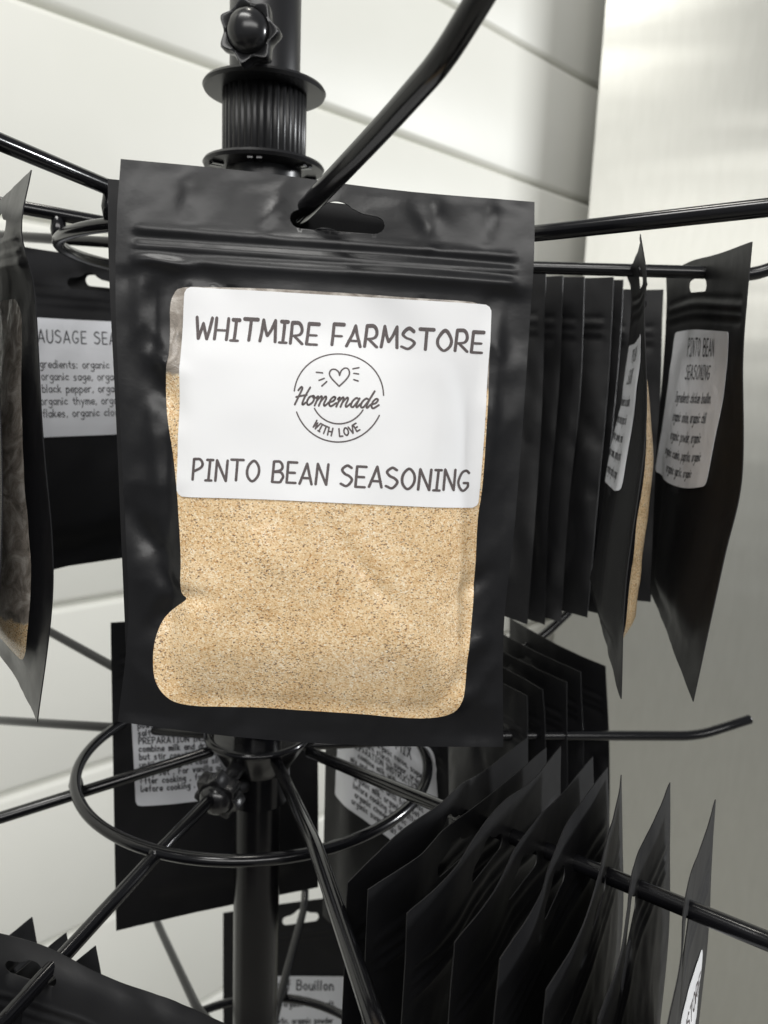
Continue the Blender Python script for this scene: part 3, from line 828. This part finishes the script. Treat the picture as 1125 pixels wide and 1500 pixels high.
# ------------------------------------------------------------------ right-hand hook
GR = 'black seasoning pouches hung in a row at the right of the front pouch'
stk = [((700, 425, .43), (972, 424, .385), (955, 881, .385), (700, 860, .43)),
       ((690, 420, .42), (930, 424, .378), (900, 880, .378), (690, 860, .42)),
       ((675, 415, .41), (914, 410, .360), (877, 899, .360), (670, 850, .41)),
       ((660, 413, .405), (898, 405, .352), (864, 904, .352), (650, 850, .40)),
       ((640, 410, .40), (857, 406, .345), (823, 911, .345), (630, 850, .39)),
       ((620, 408, .385), (822, 402, .339), (800, 915, .339), (610, 850, .38)),
       ((600, 404, .370), (800, 399, .332), (775, 914, .332), (590, 850, .37))]
names_ = ['farthest dark pouch of the right-hand row, just left of the outermost sticker',
          'second farthest dark pouch of the right-hand row, behind the edge-on pouch',
          'third farthest dark pouch of the right-hand row, just left of the edge-on pouch',
          'middle dark pouch of the right-hand row, square top corner below the hook',
          'dark pouch third from the front pouch in the right-hand row',
          'dark pouch second from the front pouch in the right-hand row',
          'dark pouch nearest the right edge of the large front pouch in the right-hand row']
for i, (c, nm) in enumerate(zip(stk, names_)):
    QPouch(nm, quadrows(*c, bow=(.002, -.001, .003, .0005, -.002, .0025, .001)[i], sway=.002, jit=.0016, seed=i), front=-1, bulge=2.2, crumple=1.8, seed=20+i, group=GR, film=M_FILM3, powder=False, wrinkle=.5, wavy=.8)

rowsR1 = [[(918, 402, .325), (928, 384, .300), (937, 362, .275), (938, 343, .252)],
          [(925, 430, .325), (936, 425, .300), (943, 412, .275), (947, 402, .252)],
          [(922, 500, .328), (934, 495, .303), (940, 485, .278), (943, 470, .253)],
          [(905, 640, .330), (920, 650, .305), (934, 655, .280), (945, 640, .254)],
          [(885, 790, .332), (897, 815, .307), (908, 840, .281), (919, 850, .254)],
          [(866, 866, .332), (878, 905, .307), (893, 960, .280), (910, 1024, .252)]]
r1 = Pouch('edge-on black pouch on the right hook with a sliver of tan powder showing', rowsR1, [0, .09, .22, .5, .78, 1], front=-1, bulge=6.5, seed=41, group=GR, wrinkle=.35, wavy=.6)
def backprint_pinto():
    return lines_print(['Ingredients: chicken bouillon,', 'organic onion, organic chili', 'organic powder, organic', 'organic cumin, paprika, organic', 'organic garlic, organic', 'organic'],
                       78, 3.3, 6.3, 25, title=(('PINTO BEAN', 5.2, 8.4), ('SEASONING', 5.2, 17)), th=.5, aspect=.74)
rowsR2 = [[(976, 402, .350), (1012, 383, .320), (1052, 372, .288), (1102, 354, .253)],
          [(976, 450, .351), (1012, 438, .320), (1050, 438, .288), (1095, 440, .254)],
          [(972, 530, .353), (1010, 528, .322), (1050, 530, .290), (1089, 530, .255)],
          [(962, 660, .354), (1002, 690, .322), (1040, 705, .290), (1086, 700, .256)],
          [(958, 760, .354), (990, 800, .320), (1020, 820, .290), (1060, 820, .255)],
          [(952, 868, .352), (968, 905, .320), (985, 950, .288), (1016, 1028, .252)]]
r2 = Pouch('outermost black pouch on the right hook with its crinkled ingredients sticker facing the camera', rowsR2, [0, .12, .27, .52, .72, 1], front=-1, bulge=4.0, seed=42, group=GR, wrinkle=.35, wavy=.5, slot=(.42, .085))
def safeq(p, pix, side): return [p.inv(u, v, side) for u, v in pix]
r2.label(safeq(r2, ((990, 487), (1069, 486), (1035, 712), (961, 690)), -1), -1, 78, 54, backprint_pinto(), radius=2, off=.0004)
r1.label([(.10, .24), (.80, .24), (.80, .60), (.10, .60)], -1, 78, 54, backprint_pinto(), radius=2, off=.0004)

# ------------------------------------------------------------------ left-hand hooks
GL = 'black seasoning pouches hung at the left edge'
rowsL1 = [[(-72, 352, .300), (-30, 322, .268), (8, 286, .238), (46, 249, .212)],
          [(-78, 395, .300), (-40, 370, .268), (-4, 350, .238), (31, 335, .212)],
          [(-70, 470, .300), (-34, 455, .268), (4, 442, .240), (54, 432, .212)],
          [(-66, 640, .300), (-30, 640, .268), (10, 650, .242), (64, 640, .212)],
          [(-62, 790, .302), (-26, 820, .270), (18, 850, .242), (75, 850, .212)],
          [(-60, 890, .302), (-20, 935, .270), (18, 985, .240), (55, 1058, .212)]]
l1 = Pouch('edge-on black pouch at the left edge showing its shiny half-empty clear window', rowsL1, [0, .10, .24, .48, .75, 1], front=1, bulge=5.5, seed=51, group=GL, fill=.86, wrinkle=.6, film=M_FILM, wavy=.8, slot=(.66, .085))
rowsL2 = [[(-130, 370, .290), (-95, 345, .26), (-50, 322, .235), (-12, 300, .210)],
          [(-130, 600, .292), (-95, 610, .262), (-40, 625, .236), (2, 640, .210)],
          [(-125, 860, .294), (-90, 900, .264), (-45, 950, .236), (-6, 1010, .208)]]
Pouch('farthest left dark pouch, just entering the picture beside the edge-on pouch', rowsL2, [0, .5, 1], front=1, bulge=4.5, seed=52, group=GL, wavy=.5)

sg_rows = quadrows((-30, 352, .352), (262, 392, .408), (262, 792, .408), (-30, 862, .352), bow=.003, sway=-.003, jit=.0006, seed=5)
sg_ = QPouch('black sausage seasoning pouch at left, back sticker with ingredients facing the camera', sg_rows, front=-1, bulge=5.0, seed=53, group=GL, wrinkle=.4, slot=(.52, .095), powder=False, wavy=.6)
sq = [sg_.inv(u, v, -1) for u, v in ((21, 463), (239, 475), (247, 632), (29, 642))]
sg_.label(sq, -1, 78, 54, lines_print(['Ingredients: organic basil,', 'organic sage, organic', 'black pepper, organic', 'organic thyme, organic', 'flakes, organic cloves'],
          78, 3.5, 5.6, 22.6, x=32.5, tx=41, title=(('SAUSAGE SEASONING', 5.6, 11.0),), th=.46, aspect=.86, gap=.22), radius=2, off=.0004)
QPouch('dark pouch hanging directly behind the sausage seasoning pouch', quadrows((8, 362, .37), (290, 398, .42), (290, 800, .42), (8, 842, .37), bow=-.002, sway=.002, seed=6), front=-1, bulge=2.5, seed=54, group=GL,
       powder=False, wavy=.5)

# ------------------------------------------------------------------ lower back pouches
GB = 'black pouches hanging on the lower hooks behind the pole'
pr_rows = quadrows((162, 912, .379), (467, 892, .420), (465, 1298, .420), (170, 1362, .379), bow=.001, sway=.001, jit=.0004, seed=7)
prp = QPouch('black pouch behind the pole with a preparation instructions sticker', pr_rows, front=-1, bulge=3.5, seed=61, group=GB, powder=False, wrinkle=.35, wavy=.4)
pq = [prp.inv(u, v, -1) for u, v in ((190, 1003), (421, 1000), (424, 1158), (199, 1181))]
prp.label(pq, -1, 72, 56, lines_print(['Ingredients: organic sugar,', 'powdered', 'salt', 'PREPARATION INSTRUCTIONS:', 'combine milk and dry mix', 'but stir constantly . Cook', 'until thick , let cool slightly', 'fully set . For vanilla add', 'after cooking , for Cocoa', 'before cooking .'],
          72, 2.8, 3.65, 16.5, align='l', x=2.6, th=.56, aspect=.72, gap=.24), radius=2, off=.0004)
mx_rows = quadrows((475, 949, .435), (655, 1052, .350), (655, 1535, .350), (475, 1340, .435), bow=.002, sway=.001, seed=9)
mxp = QPouch('black drink mix pouch right of the pole with a slanting instructions sticker', mx_rows, front=-1, bulge=3.0, seed=62, group=GB, powder=False, wrinkle=.35, wavy=.4)
mq = [mxp.inv(u, v, -1) for u, v in ((497, 1010), (657, 1112), (652, 1290), (491, 1166))]
mxp.label(mq, -1, 76, 62, lines_print(['Ingredients: organic cocoa, sugar,', 'organic corn starch, sugar, organic', 'PREPARATION INSTRUCTIONS', 'combine milk with organic', 'mix and stir until thick, organic', 'let cool, cook until fully set', 'organic milk, organic butter', 'before cooking organic salt', 'organic cinnamon, organic', 'organic sugar, salt, organic'],
          76, 3.1, 4.3, 19, title=(('MIX', 6, 13),), tx=52, th=.6, aspect=.74, gap=.24), radius=2.4, off=.0004)
bf = QPouch('black beef bouillon pouch on the bottom wheel, lowest of the pouches behind the pole', quadrows((327, 1337, .56), (560, 1306, .52), (560, 1640, .52), (327, 1670, .56), bow=.002, seed=3), front=-1, bulge=4, seed=63, group=GB, powder=False, slots=True)
bq = [bf.inv(u, v, -1) for u, v in ((350, 1430), (510, 1430), (510, 1545), (350, 1547))]
bf.label(bq, -1, 76, 56, lines_print(['Ingredients: organic onion, salt,', 'organic garlic, organic powder', 'organic pepper, organic'], 76, 4.2, 12.0, 21, title=(('No Beef Bouillon', 6.5, 9.4),), th=.75, aspect=.6), radius=1.5, off=.0005)

lgs = [((745, 905, .455), (885, 976, .400), (893, 1380, .400), (745, 1300, .455)),
       ((715, 915, .450), (848, 985, .392), (850, 1400, .392), (715, 1310, .45)),
       ((690, 925, .445), (826, 1000, .386), (830, 1420, .386), (690, 1320, .445)),
       ((665, 935, .440), (795, 1010, .380), (800, 1440, .380), (665, 1330, .44)),
       ((640, 945, .435), (768, 1020, .374), (772, 1450, .374), (640, 1340, .435))]
for i, (c, nm) in enumerate(zip(lgs, ['outermost dark pouch below the right-hand row, its slanting top edge in view',
        'dark pouch second from the outside on the back lower hook', 'dark pouch in the middle of the back lower hook',
        'dark pouch fourth from the outside on the back lower hook', 'innermost dark pouch on the back lower hook'])):
    QPouch(nm, quadrows(*c, bow=-.002, sway=.002, jit=.0015, seed=30+i), front=-1, bulge=2.4, crumple=1.8, film=M_FILM3, seed=70+i, group=GB, powder=False, wavy=.9, slots=i > 0)

# ------------------------------------------------------------------ fan of pouches at lower right
GF = 'black pouches fanned along the lower right hook'
fan = [ # top edge from the near-left corner to the far-right corner, then x of the near and far edges lower down
 ([(509, 1293), (585, 1220), (644, 1178), (676, 1149), (708, 1130), (773, 1080)], (.218, .288)),
 ([(539, 1303), (612, 1255), (650, 1216), (700, 1178), (748, 1140), (800, 1095)], (.205, .280)),
 ([(596, 1338), (660, 1280), (702, 1216), (740, 1172), (780, 1143), (821, 1093)], (.193, .272)),
 ([(666, 1380), (724, 1306), (757, 1240), (790, 1196), (826, 1160), (868, 1108)], (.184, .265)),
 ([(732, 1405), (786, 1322), (806, 1268), (828, 1212), (862, 1160), (890, 1124)], (.172, .259)),
 ([(800, 1450), (850, 1365), (880, 1272), (890, 1225), (904, 1178), (910, 1135)], (.169, .258)),
 ([(877, 1492), (908, 1401), (923, 1300), (934, 1252), (962, 1196), (981, 1146)], (.167, .257)),
 ([(975, 1515), (997, 1410), (1002, 1330), (1013, 1277), (1032, 1227), (1048, 1171)], (.165, .256))]
fl = ['first pouch of the lower right fan, nearest the pole', 'second pouch of the lower right fan, counted from the pole', 'third pouch of the lower right fan, with its near corner pointing left',
      'fourth pouch of the lower right fan, hook visible at its top', 'fifth pouch of the lower right fan, wavy top edge above the hook', 'sixth pouch of the lower right fan, a light slit hole beside the hook',
      'seventh pouch of the lower right fan, standing clear against the steel', 'last pouch of the lower right fan, white store sticker on its right face']
fanp = []
for i, ((top, (dn, df)), nm) in enumerate(zip(fan, fl)):
    n = 6; d = [dn+(df-dn)*j/(n-1) for j in range(n)]
    top3 = [P(u, v, dd*(1, 1, 1, 1, 1, 1, .975, .965)[i]) for (u, v), dd in zip(top, d)]
    a, b_ = top3[0], top3[-1]
    rows = []
    for t in (0, .14, .35, .65, 1):
        k = max(0, 1-t*1.7)**1.2
        hn = np.cross(b_-a, [0, 0, 1.]); hn /= np.linalg.norm(hn)
        row = []
        for j, q in enumerate(top3):
            s = j/(n-1); line = a+(b_-a)*s
            devv = q-line
            x = line+devv*(k)+D([0, 0, -.150*t+(0 if t > 0 else 0)])+hn*(.0015*math.sin(math.pi*min(1, t*1.2))*math.sin(s*5+i)*math.sin(math.pi*s)+(.0055 if i < 7 else .003)*min(1, t/.4)*s)
            row.append(x)
        rows.append(row)
    fanp.append(QPouch(nm, rows, ts=[0, .14, .35, .65, 1], front=1, bulge=3.2, seed=90+i, group=GF, powder=False, wavy=.4, wrinkle=.45, slot=(.47, .085), grid=2.3, crumple=1.0 if i < 7 else .5, film=M_FILM3))
lp = fanp[-1]
lp.label([(.12, .30), (.90, .30), (.90, .66), (.12, .66)], 1, 78, 54, front_print(), m=M_LABEL, ink=M_INK, off=.0004)

# ------------------------------------------------------------------ lower left corner
GC = 'black pouches hung on the hook at the lower left'
rowsC = [[(-150, 1325, .262), (-60, 1352, .252), (60, 1384, .243), (150, 1428, .236), (240, 1462, .230), (345, 1506, .222)],
         [(-150, 1400, .262), (-60, 1430, .250), (55, 1462, .238), (150, 1500, .232), (240, 1535, .227), (345, 1575, .220)],
         [(-150, 1620, .262), (-60, 1650, .250), (60, 1690, .238), (150, 1730, .232), (240, 1770, .225), (345, 1810, .218)],
         [(-150, 1980, .262), (-60, 2030, .252), (60, 2080, .240), (150, 2120, .232), (240, 2180, .225), (345, 2240, .218)]]
Pouch('large dark pouch crossing the lower left corner with the hook through its hole', rowsC, [0, .1, .42, 1], front=1, bulge=4, seed=80, group=GC, powder=False, wrinkle=.5, wavy=.6, slot=(.385, .07), slot_scale=.6, crumple=2.8, film=M_FILM3, grid=2.5)
for i, (a, nm) in enumerate((((47, 1343), 'pouch behind the large lower left pouch, its corner peeking up farthest left'), ((97, 1366), 'pouch behind the large lower left pouch, its corner peeking up in the middle'),
                            ((140, 1385), 'pouch behind the large lower left pouch, its corner peeking up farthest right'))):
    u, v = a
    QPouch(nm, quadrows((u-185, v+150, .225-.0*i), (u, v, .285-.01*i), (u+58, v+330, .285-.01*i), (u-140, v+600, .225), seed=i), front=1, bulge=1.5, seed=84+i, group=GC, powder=False, wavy=.3, slots=False, grid=4)
